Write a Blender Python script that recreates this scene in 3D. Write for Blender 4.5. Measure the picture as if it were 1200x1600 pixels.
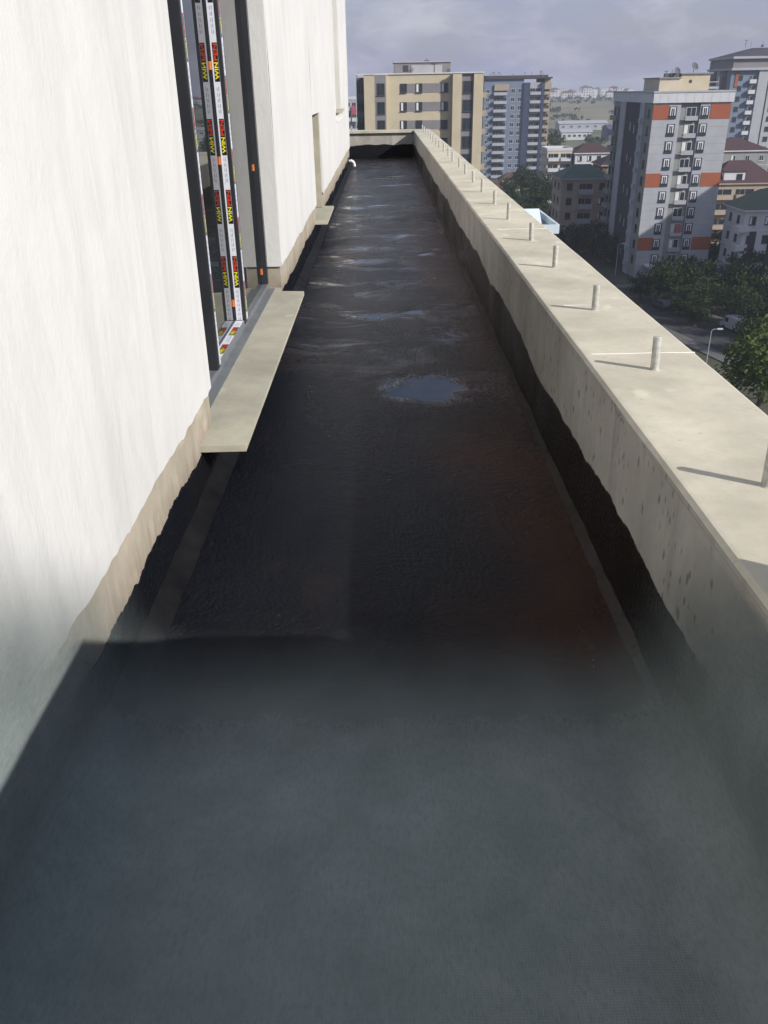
import bpy, math, random
from mathutils import Vector, Matrix, noise
R = math.radians
sc = bpy.context.scene
for o in list(bpy.data.objects): bpy.data.objects.remove(o)
C = sc.collection

# ------------------------------------------------------------------ camera
cd = bpy.data.cameras.new('camera'); cam = bpy.data.objects.new('camera', cd); C.objects.link(cam)
cd.sensor_fit = 'VERTICAL'; cd.sensor_height = 36; cd.lens = 1300/1600*36
cd.clip_start = .05; cd.clip_end = 12000
cam.matrix_world = (Matrix.Translation((0, 0, 1.7)) @ Matrix.Rotation(.00686, 4, 'Z')
                    @ Matrix.Rotation(R(90-26.92), 4, 'X') @ Matrix.Rotation(R(-1.03), 4, 'Z'))
sc.camera = cam
# ------------------------------------------------------------------ sky, sun, exposure
SUN_EL, SUN_AZ = R(30), R(122)          # azimuth clockwise from +Y
world = bpy.data.worlds.new('World'); sc.world = world; world.use_nodes = True
nt = world.node_tree; nt.nodes.clear()
W = nt.nodes.new; L = nt.links.new
sky = W('ShaderNodeTexSky'); sky.sky_type = 'NISHITA'; sky.sun_disc = False
sky.sun_elevation = SUN_EL; sky.sun_rotation = SUN_AZ
sky.air_density = 1.3; sky.dust_density = 1.6; sky.ozone_density = 3.0
tc = W('ShaderNodeTexCoord'); mp = W('ShaderNodeMapping'); mp.inputs['Scale'].default_value = (2.2, 2.2, 6.5)
n1 = W('ShaderNodeTexNoise'); n1.inputs['Scale'].default_value = 2.6; n1.inputs['Detail'].default_value = 7
n1.inputs['Roughness'].default_value = .55
cr = W('ShaderNodeValToRGB'); cr.color_ramp.elements[0].position = .38; cr.color_ramp.elements[1].position = .72
cr.color_ramp.elements[0].color = (0, 0, 0, 1); cr.color_ramp.elements[1].color = (1, 1, 1, 1)
sx = W('ShaderNodeSeparateXYZ'); lo = W('ShaderNodeMapRange'); lo.inputs['From Min'].default_value = .02; lo.inputs['From Max'].default_value = .55
lo.inputs['To Min'].default_value = .62; lo.inputs['To Max'].default_value = .18
cm = W('ShaderNodeMath'); cm.operation = 'MULTIPLY_ADD'; cm.inputs[1].default_value = .36; cm.use_clamp = True
mx = W('ShaderNodeMix'); mx.data_type = 'RGBA'
mx.inputs['B'].default_value = (2.9, 3.05, 4.6, 1)      # thin high haze, lavender grey
m2 = W('ShaderNodeMix'); m2.data_type = 'RGBA'; m2.inputs['B'].default_value = (5.0, 4.95, 5.7, 1)      # soft cloud patches
n2 = W('ShaderNodeTexNoise'); n2.inputs['Scale'].default_value = 4.3; n2.inputs['Detail'].default_value = 8; n2.inputs['Roughness'].default_value = .58; n2.inputs['Distortion'].default_value = .4
c2 = W('ShaderNodeMapRange'); c2.inputs['From Min'].default_value = .46; c2.inputs['From Max'].default_value = .72; c2.inputs['To Max'].default_value = .75
bg = W('ShaderNodeBackground'); bg.inputs['Strength'].default_value = .10
wo = W('ShaderNodeOutputWorld')
L(tc.outputs['Generated'], mp.inputs['Vector']); L(mp.outputs['Vector'], n1.inputs['Vector'])
L(n1.outputs['Fac'], cr.inputs['Fac']); L(tc.outputs['Generated'], sx.inputs[0]); L(sx.outputs['Z'], lo.inputs['Value'])
L(cr.outputs['Color'], cm.inputs[0]); L(lo.outputs['Result'], cm.inputs[2]); L(cm.outputs[0], mx.inputs['Factor'])
L(sky.outputs['Color'], mx.inputs['A']); L(mp.outputs['Vector'], n2.inputs['Vector']); L(n2.outputs['Fac'], c2.inputs['Value']); L(c2.outputs['Result'], m2.inputs['Factor']); L(mx.outputs['Result'], m2.inputs['A']); L(m2.outputs['Result'], bg.inputs['Color']); L(bg.outputs['Background'], wo.inputs['Surface'])
sl = bpy.data.lights.new('sun', 'SUN'); sl.energy = 4.4; sl.angle = R(.53); sl.color = (1, .955, .89)
so = bpy.data.objects.new('sun', sl); C.objects.link(so)
ld = Vector((-math.sin(SUN_AZ)*math.cos(SUN_EL), -math.cos(SUN_AZ)*math.cos(SUN_EL), -math.sin(SUN_EL)))
so.rotation_euler = ld.to_track_quat('-Z', 'Y').to_euler(); so.location = (30, -20, 40)
vs = sc.view_settings; vs.view_transform = 'Standard'; vs.look = 'None'; vs.exposure = .3; vs.gamma = 1; vs.use_curve_mapping = False
try: sc.cycles.volume_bounces = 0; sc.cycles.max_bounces = 6; sc.cycles.diffuse_bounces = 3; sc.cycles.glossy_bounces = 3; sc.cycles.transmission_bounces = 2; sc.cycles.transparent_max_bounces = 8; sc.cycles.adaptive_threshold = .025
except Exception: pass

# ------------------------------------------------------------------ helpers
rnd = random.Random(7)
class MB:
    def __init__(s): s.v = []; s.f = []; s.m = []
    def face(s, pts, m=0):
        b = len(s.v); s.v += [tuple(p) for p in pts]; s.f.append(tuple(range(b, b+len(pts)))); s.m.append(m); return s
    def box(s, x0, x1, y0, y1, z0, z1, m=0):
        b = len(s.v)
        s.v += [(x0,y0,z0),(x1,y0,z0),(x1,y1,z0),(x0,y1,z0),(x0,y0,z1),(x1,y0,z1),(x1,y1,z1),(x0,y1,z1)]
        for q in ((0,3,2,1),(4,5,6,7),(0,1,5,4),(1,2,6,5),(2,3,7,6),(3,0,4,7)):
            s.f.append(tuple(b+i for i in q)); s.m.append(m)
        return s
    def cyl(s, p0, p1, r0, r1=None, n=10, m=0, cap=True):
        r1 = r0 if r1 is None else r1
        p0, p1 = Vector(p0), Vector(p1); d = (p1-p0).normalized()
        u = d.orthogonal().normalized(); w = d.cross(u); b = len(s.v)
        for p, r in ((p0, r0), (p1, r1)):
            for i in range(n):
                a = 2*math.pi*i/n; s.v.append(tuple(p+(u*math.cos(a)+w*math.sin(a))*r))
        for i in range(n):
            j = (i+1) % n; s.f.append((b+i, b+j, b+n+j, b+n+i)); s.m.append(m)
        if cap:
            s.f.append(tuple(b+i for i in reversed(range(n)))); s.m.append(m)
            s.f.append(tuple(b+n+i for i in range(n))); s.m.append(m)
        return s
    def tube(s, pts, r, n=10, m=0):
        for a, b in zip(pts[:-1], pts[1:]): s.cyl(a, b, r, r, n, m)
        return s
    def mesh(s, name, mats, smooth=False):
        me = bpy.data.meshes.new(name); me.from_pydata(s.v, [], s.f)
        for m in (mats if isinstance(mats, (list, tuple)) else [mats]): me.materials.append(m)
        for p, i in zip(me.polygons, s.m): p.material_index = i
        if smooth: me.polygons.foreach_set('use_smooth', [True]*len(me.polygons))
        me.update(); return me
    def build(s, name, mats, parent=None, loc=(0,0,0), rz=0, smooth=False):
        return put(name, s.mesh(name, mats, smooth), parent, loc, rz)
def put(name, me, parent=None, loc=(0,0,0), rz=0):
    o = bpy.data.objects.new(name, me); C.objects.link(o); o.location = loc; o.rotation_euler = (0, 0, rz)
    if parent: o.parent = parent
    return o
def empty(name, loc=(0,0,0), rz=0):
    o = bpy.data.objects.new(name, None); C.objects.link(o); o.location = loc; o.rotation_euler = (0, 0, rz)
    o.empty_display_size = .3; return o
def tag(o, label=None, cat=None, group=None, kind=None):
    for k, v in (('label', label), ('category', cat), ('group', group), ('kind', kind)):
        if v: o[k] = v
    return o
def split(mb, name, mats, root, loc=(0,0,0)):
    """every box of the builder becomes an object of its own"""
    for k in range(0, len(mb.f), 6):
        c = MB(); c.v = mb.v[k//6*8:k//6*8+8]; c.f = [tuple(q-k//6*8 for q in f) for f in mb.f[k:k+6]]; c.m = mb.m[k:k+6]; c.build(name, mats, root, loc)
def grid(pts, nu, nv, mb, m=0, flip=False):
    b = len(mb.v); mb.v += [tuple(p) for p in pts]
    for i in range(nu-1):
        for j in range(nv-1):
            q = (b+i*nv+j, b+(i+1)*nv+j, b+(i+1)*nv+j+1, b+i*nv+j+1)
            mb.f.append(q[::-1] if flip else q); mb.m.append(m)
def nz(x, y=0, z=0): return noise.noise(Vector((x, y, z)))
def fr(x, y=0): return noise.fractal(Vector((x, y, 0)), .35, 2.0, 8)
def fbm(x, y=0, z=0, o=4): return noise.fractal(Vector((x, y, z)), .9, 2.0, o)

# ------------------------------------------------------------------ materials
def lin(c): return tuple(((v/255)/12.92 if v/255 <= .04045 else ((v/255+.055)/1.055)**2.4) for v in c)
class NM:
    """small node-material helper"""
    def __init__(s, name):
        s.mat = bpy.data.materials.new(name); s.mat.use_nodes = True; s.t = s.mat.node_tree
        s.b = s.t.nodes['Principled BSDF']; s.co = s.n('ShaderNodeTexCoord')
    def n(s, t): return s.t.nodes.new(t)
    def l(s, a, b): s.t.links.new(a, b)
    def vec(s, scale=(1,1,1), src='Object'):
        m = s.n('ShaderNodeMapping'); m.inputs['Scale'].default_value = scale; s.l(s.co.outputs[src], m.inputs['Vector']); return m.outputs['Vector']
    def noise(s, scale, detail=4, rough=.55, sc=(1,1,1), dist=0):
        x = s.n('ShaderNodeTexNoise'); x.inputs['Scale'].default_value = scale; x.inputs['Detail'].default_value = detail
        x.inputs['Roughness'].default_value = rough; x.inputs['Distortion'].default_value = dist; s.l(s.vec(sc), x.inputs['Vector']); return x.outputs['Fac']
    def voro(s, scale, sc=(1,1,1), feat='F1', out='Distance'):
        x = s.n('ShaderNodeTexVoronoi'); x.inputs['Scale'].default_value = scale; x.feature = feat; s.l(s.vec(sc), x.inputs['Vector']); return x.outputs[out]
    def ramp(s, fac, a, b, ca=0., cb=1.):
        x = s.n('ShaderNodeMapRange'); x.inputs['From Min'].default_value = a; x.inputs['From Max'].default_value = b
        x.inputs['To Min'].default_value = ca; x.inputs['To Max'].default_value = cb; s.l(fac, x.inputs['Value']); return x.outputs['Result']
    def math(s, op, a, b=0.):
        x = s.n('ShaderNodeMath'); x.operation = op
        for i, v in enumerate((a, b)):
            if hasattr(v, 'links'): s.l(v, x.inputs[i])
            else: x.inputs[i].default_value = v
        return x.outputs[0]
    def mix(s, fac, a, b, mode='MIX'):
        x = s.n('ShaderNodeMix'); x.data_type = 'RGBA'; x.blend_type = mode
        for k, v in (('Factor', fac), ('A', a), ('B', b)):
            if hasattr(v, 'links'): s.l(v, x.inputs[k])
            elif k == 'Factor': x.inputs[k].default_value = v
            else: x.inputs[k].default_value = (*v, 1)
        return x.outputs['Result']
    def xyz(s):
        x = s.n('ShaderNodeSeparateXYZ'); s.l(s.co.outputs['Object'], x.inputs[0]); return x.outputs
    def bump(s, h, strength=.3, dist=.01, prev=None):
        x = s.n('ShaderNodeBump'); x.inputs['Strength'].default_value = strength; x.inputs['Distance'].default_value = dist
        s.l(h, x.inputs['Height'])
        if prev: s.l(prev, x.inputs['Normal'])
        s.l(x.outputs['Normal'], s.b.inputs['Normal']); return x.outputs['Normal']
    def set(s, **k):
        for a, v in k.items():
            i = s.b.inputs[{'col': 'Base Color', 'rough': 'Roughness', 'metal': 'Metallic', 'ior': 'IOR', 'alpha': 'Alpha', 'spec': 'Specular IOR Level', 'coat': 'Coat Weight', 'coatr': 'Coat Roughness'}[a]]
            if hasattr(v, 'links'): s.l(v, i)
            elif isinstance(v, tuple): i.default_value = (*v, 1)
            else: i.default_value = v
        return s
def plain(name, col, rough=.7, var=.12, scale=1.5, metal=0, spec=.4):
    m = NM(name); d = tuple(c*(1-var) for c in col); u = tuple(min(1, c*(1+var)) for c in col)
    f = m.ramp(m.noise(scale, 5, .6), .3, .7)
    m.set(col=m.mix(f, d, u), rough=rough, metal=metal, spec=spec); return m.mat

def make_plaster():
    m = NM('white_plaster')
    st = m.math('MULTIPLY', m.ramp(m.noise(1.3, 7, .66, (1, 3.2, .40), 1.2), .44, .74), m.ramp(m.noise(.55, 4, .6), .35, .62))          # vertical trowel / run streaks
    blot = m.ramp(m.noise(1.1, 5, .6), .35, .8)
    c = m.mix(m.math('MULTIPLY', st, .55), (.615, .612, .602), (.37, .368, .365))
    c = m.mix(m.math('MULTIPLY', blot, .38), c, (.47, .465, .46))
    hair = m.ramp(m.noise(60, 3, .6, (1, .25, 2.2)), .62, .8)
    c = m.mix(m.math('MULTIPLY', hair, .25), c, (.62, .612, .59))
    m.set(col=c, rough=.85, spec=.2)
    b = m.bump(m.noise(14, 6, .65, (1, 1, .5)), .28, .012); b = m.bump(m.noise(3.2, 6, .7, (1, 1.5, .8), .3), .18, .03, b); m.bump(m.noise(160, 3, .6), .25, .002, b)
    return m.mat
def make_concrete(name, col, pits=True, streak=.5, dark=(.13, .12, .10), panel=0.):
    m = NM(name)
    lo = tuple(c*.72 for c in col); hi = tuple(min(.9, c*1.12) for c in col)
    c = m.mix(m.ramp(m.noise(2.3, 8, .62), .3, .72), lo, hi)
    c = m.mix(m.math('MULTIPLY', m.ramp(m.noise(18, 4, .7), .45, .75), .25), c, tuple(x*.6 for x in col))
    if streak:
        s = m.ramp(m.noise(3.0, 5, .6, (1, 3.2, .35), .4), .52, .78)
        c = m.mix(m.math('MULTIPLY', s, streak), c, tuple(x*.48 for x in col))
    if panel:                                   # board-to-board colour change of the shuttering
        x = m.n('ShaderNodeTexVoronoi'); x.inputs['Scale'].default_value = panel; m.l(m.vec((0, 1, 0)), x.inputs['Vector'])
        hs = m.n('ShaderNodeSeparateColor'); m.l(x.outputs['Color'], hs.inputs[0])
        c = m.mix(m.math('MULTIPLY', hs.outputs[0], .30), c, tuple(v*.62 for v in col))
    nrm = None
    if not pits and not panel:                  # splashes of cement milk and small chips
        sp = m.ramp(m.math('ADD', m.voro(5, (1, .6, 1)), m.math('MULTIPLY', m.math('SUBTRACT', m.noise(22, 4, .7), .5), .5)), .20, .06)
        c = m.mix(m.math('MULTIPLY', sp, .5), c, tuple(min(.8, x*1.32) for x in col))
        ch = m.ramp(m.math('ADD', m.voro(11), m.math('MULTIPLY', m.math('SUBTRACT', m.noise(50, 3, .7), .5), .3)), .09, .03)
        c = m.mix(m.math('MULTIPLY', ch, .45), c, tuple(x*.5 for x in col))
    if pits:
        d = m.voro(9, (1, 1.6, .8)); w = m.noise(30, 3, .7)
        p = m.ramp(m.math('ADD', d, m.math('MULTIPLY', m.math('SUBTRACT', w, .5), .30)), .17, .07)
        d2 = m.voro(26, (1, 1, .55)); p2 = m.math('MULTIPLY', m.ramp(d2, .26, .12), m.ramp(m.noise(3, 3), .46, .58))
        p = m.math('MAXIMUM', p, p2)
        c = m.mix(m.math('MULTIPLY', p, .8), c, dark)
        nrm = m.bump(p, -.6, .006)
    m.set(col=c, rough=.88, spec=.25)
    nrm = m.bump(m.noise(45, 6, .7), .3, .004, nrm)
    m.bump(m.noise(5, 4, .5), .2, .02, nrm)
    return m.mat
def make_bitumen(name, wet=1.0):
    m = NM(name); X, Y, Z = m.xyz()
    big = m.noise(.9, 6, .6, (1, .7, 1), .6)
    brown = m.ramp(m.math('ADD', m.noise(1.0, 4, .5, (1.0, .7, 1), .3), m.math('MULTIPLY', m.ramp(X, .05, .66), .36)), .56, .84)
    c = m.mix(brown, (.0038, .0048, .0080), (.050, .020, .0105) if wet >= 1 else (.012, .007, .005))  # black base tinted blue to carry the sky sheen of the floor
    dust = m.ramp(m.noise(4.5, 7, .68, (1, .45, 1)), .55, .82)
    c = m.mix(m.math('MULTIPLY', dust, .10 if wet >= 1 else .05), c, (.030, .033, .040))  # dust colour kept cool, adding to the painted blue sheen
    r = m.ramp(big, .36, .66, .52 if wet < 1 else .32, .20 if wet < 1 else .10)
    if wet >= 1:
        # standing water: a shallow puddle and smaller damp patches along the fall
        dx = m.math('MULTIPLY', m.math('SUBTRACT', X, .22), 3.0); dy = m.math('MULTIPLY', m.math('SUBTRACT', Y, 5.07), 3.3)
        rr = m.math('ADD', m.math('MULTIPLY', dx, dx), m.math('MULTIPLY', dy, dy))
        rr = m.math('ADD', rr, m.math('MULTIPLY', m.math('SUBTRACT', m.noise(4.2, 5, .62), .5), 3.4))
        pud = m.ramp(rr, 1.30, .50)
        damp = m.math('MULTIPLY', m.ramp(m.noise(1.7, 5, .6, (.8, 1.3, 1), .8), .50, .63), m.ramp(Y, 4.6, 6.5))
        water = m.math('MAXIMUM', pud, damp)
        r = m.mix(water, r, (.02, .02, .02))
        ex = m.math('MULTIPLY', m.math('SUBTRACT', X, .54), 13); ey = m.math('MULTIPLY', m.math('SUBTRACT', Y, 5.1), 3.4)
        e = m.math('ADD', m.math('MULTIPLY', ex, ex), m.math('MULTIPLY', ey, ey))
        oil = m.ramp(m.math('ADD', e, m.math('MULTIPLY', m.math('SUBTRACT', m.noise(9, 3), .5), 1.2)), 1.0, .7)
        c = m.mix(oil, c, (.040, .013, .005))
        dry = m.math('SUBTRACT', 1., water)
    m.set(col=c, rough=r, ior=1.5, spec=(m.ramp(water, 0, 1, .19, .40) if wet >= 1 else .15))
    grain = m.noise(110, 4, .75); peb = m.voro(48)
    h = m.math('ADD', grain, m.math('MULTIPLY', peb, .6))
    if wet >= 1: h = m.math('MULTIPLY', h, dry)
    nrm = m.bump(h, 1.0, .010)
    h2 = m.noise(6, 5, .6, (.8, 1.5, 1))
    if wet >= 1: h2 = m.math('MULTIPLY', h2, m.ramp(dry, 0, 1, .12, 1))
    m.bump(h2, .35, .012, nrm)
    return m.mat
def make_fill():  # blurred foreground fill, built as a made-up cloth with fading alpha
    m = NM('grey_green_fill')
    c = m.mix(m.ramp(m.noise(5, 6, .65), .3, .7), (.150, .180, .176), (.200, .232, .228))
    c = m.mix(m.math('MULTIPLY', m.ramp(m.noise(90, 4, .7, (1, .45, 1)), .45, .7), .4), c, (.100, .122, .120))
    at = m.n('ShaderNodeAttribute'); at.attribute_name = 'fade'
    thr = m.math('ADD', m.math('MULTIPLY', m.noise(3.5, 5, .6), .16), m.math('MULTIPLY', m.noise(420, 2, .7), .12))
    a = m.n('ShaderNodeMapRange'); a.interpolation_type = 'SMOOTHSTEP'; m.l(m.math('SUBTRACT', at.outputs['Fac'], thr), a.inputs['Value'])
    a.inputs['From Min'].default_value = -.16; a.inputs['From Max'].default_value = .72; a = a.outputs['Result']
    m.set(col=c, rough=.95, spec=.1, alpha=a)
    w1 = m.n('ShaderNodeTexWave'); w1.inputs['Scale'].default_value = 42; w1.inputs['Distortion'].default_value = 3; w1.inputs['Detail'].default_value = 3
    m.l(m.vec(), w1.inputs['Vector'])
    w2 = m.n('ShaderNodeTexWave'); w2.bands_direction = 'Y'; w2.inputs['Scale'].default_value = 50; w2.inputs['Distortion'].default_value = 3; w2.inputs['Detail'].default_value = 3
    m.l(m.vec(), w2.inputs['Vector'])
    n = m.bump(m.math('ADD', w1.outputs['Fac'], w2.outputs['Fac']), .2, .003)
    m.bump(m.noise(120, 4, .75), .5, .004, n)
    return m.mat
def make_leaf(name, a, b):
    m = NM(name); oi = m.n('ShaderNodeObjectInfo')
    c = m.mix(m.ramp(m.noise(.8, 3), .35, .65), a, b)
    c = m.mix(m.math('MULTIPLY', oi.outputs['Random'], .35), c, tuple(x*.6 for x in a))
    m.set(col=c, rough=.65, spec=.2); m.b.inputs['Subsurface Weight'].default_value = 0
    tr = m.n('ShaderNodeBsdfTranslucent'); m.l(c, tr.inputs['Color'])
    ms = m.n('ShaderNodeMixShader'); ms.inputs[0].default_value = .25
    out = m.t.nodes['Material Output']; m.l(m.b.outputs[0], ms.inputs[1]); m.l(tr.outputs[0], ms.inputs[2]); m.l(ms.outputs[0], out.inputs['Surface'])
    return m.mat
def make_ground():
    m = NM('terrain_soil'); X, Y, Z = m.xyz()
    c = m.mix(m.ramp(m.noise(.02, 6, .6), .4, .62), (.10, .095, .08), (.055, .065, .035))
    f = m.ramp(m.noise(.006, 7, .62, (1, 2.6, 1)), .40, .62)
    far = m.mix(f, (.20, .18, .13), (.10, .115, .065))
    c = m.mix(m.ramp(Y, 430, 620), c, far)
    m.set(col=c, rough=.95, spec=.1); return m.mat
M = {}
M['plaster'] = make_plaster()
M['base'] = make_concrete('bare_concrete_base', (.40, .355, .285), False, .5)
def stain_base(mat):
    t = mat.node_tree; b = t.nodes['Principled BSDF']; src = b.inputs['Base Color'].links[0].from_socket
    m = NM.__new__(NM); m.mat = mat; m.t = t; m.b = b; m.co = m.n('ShaderNodeTexCoord'); Z = m.xyz()[2]
    f = m.ramp(m.math('ADD', Z, m.math('MULTIPLY', m.math('SUBTRACT', m.noise(6, 6, .7, (1, 2.2, .35)), .5), .42)), .34, .20)
    m.l(m.mix(m.math('MULTIPLY', f, .42), src, (.10, .062, .04)), b.inputs['Base Color'])
stain_base(M['base'])
M['sill'] = make_concrete('sill_concrete', (.41, .392, .312), False, .12)
M['parapet'] = make_concrete('parapet_concrete', (.44, .415, .372), True, .8, panel=1.3)
M['screed'] = make_concrete('parapet_screed', (.545, .51, .41), False, .0)
M['seam'] = plain('cement_seam', (.66, .635, .565), .9, .12, 20)
M['bitumen'] = make_bitumen('wet_bitumen'); M['bitu2'] = make_bitumen('bitumen_coat', .5)
M['fillet'] = make_concrete('grey_fillet', (.044, .037, .032), True, .9, (.010, .009, .008))
M['fillet_l'] = plain('bitumen_fillet', (.0055, .005, .0055), .6, .6, 9, 0, .15)
M['fill'] = make_fill()
M['pin'] = plain('galvanised_pin', (.40, .395, .36), .55, .28, 45, .0)
M['frame'] = plain('anthracite_frame', (.028, .031, .036), .35, .1, 4)
M['framesill'] = plain('grey_profile', (.15, .16, .17), .4, .15, 8)
M['tape'] = plain('white_film', (.66, .68, .76), .4, .06, 40)
M['black'] = plain('label_black', (.012, .012, .012), .4, 0)
M['yellow'] = plain('label_yellow', (.80, .72, .02), .45, 0)
M['red'] = plain('label_red', (.62, .05, .02), .45, 0)
M['orange_clip'] = plain('orange_spacer', (.75, .22, .06), .5, .1, 20)
M['pvc'] = plain('white_pvc', (.72, .71, .68), .4, .05)
g = NM('window_glass'); g.set(col=(.012, .014, .015), rough=.015, ior=1.75, spec=.5); M['glass'] = g.mat
g = NM('far_glass'); g.set(col=(.025, .032, .042), rough=.12, ior=1.5); M['fglass'] = g.mat
M['leafA'] = make_leaf('leaf_dark', (.026, .045, .017), (.040, .066, .021))
M['leafB'] = make_leaf('leaf_bright', (.075, .120, .024), (.115, .165, .036))
M['bark'] = plain('bark', (.07, .055, .04), .9, .3, 4)
M['ground'] = make_ground()
M['asphalt'] = plain('asphalt', (.040, .040, .043), .9, .2, .6)
M['pave'] = plain('pavement', (.11, .105, .10), .9, .15, .8)
M['paint'] = plain('road_paint', (.6, .6, .58), .8, .1)
for k, c in dict(cream=(.47, .41, .295), grey=(.20, .19, .20), dgrey=(.10, .10, .11), white=(.52, .53, .55), lgrey=(.35, .36, .39),
                 bluegrey=(.15, .19, .26), navy=(.035, .05, .095), orange=(.30, .085, .04), mgrey=(.24, .245, .24), char=(.045, .045, .055),
                 brown=(.12, .075, .055), beige=(.50, .44, .34), maroon=(.055, .028, .03), redroof=(.10, .05, .045), greenroof=(.075, .11, .085),
                 metal=(.35, .36, .38), cyanwhite=(.62, .70, .74), tan=(.34, .28, .22), blueroof=(.05, .07, .14), pink=(.35, .08, .11), curtain=(.66, .66, .66),
                 dframe=(.05, .055, .06), carwhite=(.4, .4, .4), cardark=(.05, .055, .07), tyre=(.015, .015, .015), carred=(.2, .03, .03)).items():
    M[k] = plain(k+'_finish', c, .75 if k not in ('metal', 'cyanwhite', 'carwhite', 'cardark', 'carred') else .35, .08, .35)

# ================================================================== TERRAIN AND ROADS
GZ = -33.5
def terrain_z(x, y):
    t = min(max((y-560)/950, 0), 1); s = t*t*(3-2*t)
    z = GZ+s*20.5
    if y > 560: z += s*2.2*nz(x*.004, y*.003)
    if y > 1600: z -= min((y-1600)*.012, 14)
    return z
mb = MB(); ys = [-400, -100, 60, 200, 400]+[560+i*40 for i in range(27)]+[1700, 1900, 2300, 3000, 5000]; xs = [-3000, -1500, -800]+[-500+i*50 for i in range(35)]+[1500, 2200, 3000]
grid([(x, y, terrain_z(x, y)) for x in xs for y in ys], len(xs), len(ys), mb)
tag(mb.build('ground', M['ground'], smooth=True), kind='structure')
def road(name, p0, p1, w, z, mat, h=.0):
    p0, p1 = Vector(p0), Vector(p1); d = (p1-p0); n = Vector((-d.y, d.x)).normalized()*w/2
    b = MB(); a = [(p0+n), (p0-n), (p1-n), (p1+n)]
    if h:
        b.face([(q.x, q.y, z) for q in a])
        for i in range(4):
            q, r = a[i], a[(i+1) % 4]; b.face([(q.x, q.y, z-h-.05), (r.x, r.y, z-h-.05), (r.x, r.y, z), (q.x, q.y, z)])
    else: b.face([(q.x, q.y, z) for q in a])
    return b.build(name, mat)
r1 = road('road', (37, 186), (66, 70), 9, GZ+.02, M['asphalt']); tag(r1, kind='structure')
r2 = road('road', (-20, 160), (120, 160), 7, GZ+.024, M['asphalt']); tag(r2, kind='structure')
for off in (-6.0, 6.0):
    d = (Vector((66, 70))-Vector((37, 186))).normalized(); n = Vector((-d.y, d.x))*off
    tag(road('pavement', Vector((44, 158))+n, Vector((66, 70))+n, 2.6, GZ+.15, M['pave'], .13), kind='structure')
tag(road('pavement', (30, 165.2), (72, 165.2), 3.0, GZ+.15, M['pave'], .13), kind='structure')

# ================================================================== THE ROOF WALKWAY
mb = MB()
ys = [-4+i*.06 for i in range(500)]; xs = [-.87+i*.085 for i in range(21)]
grid([(x, y, .004*fbm(x*1.7, y*1.1, 3)) for x in xs for y in ys], len(xs), len(ys), mb, flip=False)
mb.face([(-6, 22.4, -.004), (-.85, 22.4, -.004), (-.85, 25.94, -.004), (-6, 25.94, -.004)])
walk = tag(mb.build('walkway', M['bitumen'], smooth=True), kind='structure')
def fillet(x0, x1, h, y0, y1, mat, seed):
    b = MB(); n = int((y1-y0)/.03); k = 5; P = []
    for i in range(n+1):
        y = y0+(y1-y0)*i/n
        for j in range(k):
            t = j/(k-1); w = (.010*fbm(y*2.2, seed)+.006*nz(y*14, seed, j*.7)+.004*nz(y*37, seed, j))*(1 if 0 < j < k-1 else .7)
            x = x0+(x1-x0)*t; z = h*(1-t)**1.35+w*.6+.002
            P.append((x+w*(1 if x1 > x0 else -1), y, max(z, .001-.004*t)))
    grid(P, n+1, k, b, flip=(x1 > x0)); return b.build('fillet', mat, walk, smooth=True)
fillet(-.86, -.785, .06, -4, 22.5, M['fillet_l'], 1.3)
fillet(.835, .795, .036, -4, 25.5, M['fillet'], 5.7)

def ragged(x, y0, y1, zf, step=.010, face=1):
    """thin coat on a wall face at x, from the floor to a ragged upper edge"""
    b = MB(); n = int((y1-y0)/step); P = []
    for i in range(n+1):
        y = y0+(y1-y0)*i/n; zt = zf(y)
        for z, dx in ((-.01, .0045), (zt*.5, .005), (zt-.006, .0042), (zt, .0)): P.append((x+face*dx, y, z))
    grid(P, n+1, 4, b, flip=(face > 0)); return b

# ================================================================== THE WHITE ROOFTOP BUILDING
bld = empty('rooftop_building', (-2.5, 9, 0)); OFF = (2.5, -9, 0)
tag(bld, 'white plastered rooftop storey with a bare concrete base along the left of the walkway', 'building')
XW = -.845; XC = -.862
OPEN = [(3.83, 6.98, .22, 3.0, -1.12), (10.95, 12.2, .22, 1.44, -1.25), (16.6, 18.3, 1.33, 3.6, -1.06)]
mb = MB(); y = -4.
for a, b, z0, z1, xb in OPEN:
    mb.box(-6, XC, y, a, -.3, 5); mb.box(-6, XC, a, b, -.3, z0); mb.box(-6, XC, a, b, z1, 5); mb.box(-6, xb, a, b, z0, z1); y = b
mb.box(-6, XC, y, 22.58, -.3, 5)
mb.build('wall', M['base'], bld, OFF)
mb = MB(); mb.box(-12, 1.30, -14, 26.0, GZ-.3, -.31); mb.build('lower_storeys', M['cream'], bld, OFF)
mb = MB()
def plaster(y0, y1, z0, z1, rag=True):
    ny = max(2, int((y1-y0)/.03)+1); nzr = max(2, int((z1-z0)/.1)+1); P = []
    for i in range(ny):
        y = y0+(y1-y0)*i/(ny-1)
        zb = z0+(.016*fbm(y*1.1, 2.2)+.016*fr(y*2.4, 3.3) if rag else 0)
        P.append((XC-.002, y, zb+.004)); P.append((XW-.004, y, zb))
        for j in range(nzr):
            z = zb+.006+(z1-zb-.006)*j/(nzr-1)
            P.append((XW+.0035*fbm(y*.9, z*.9, 4)+.0012*nz(y*6, z*3, 2), y, z))
    grid(P, ny, nzr+2, mb, flip=True)
    for y in (y0, y1): mb.face([(XC, y, z0+.02), (XW, y, z0+.02), (XW, y, z1), (XC, y, z1)])
plaster(-4, 3.83, .428, 5); plaster(3.83, 6.98, 3.0, 5, False); plaster(6.98, 10.95, .43, 5)
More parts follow.
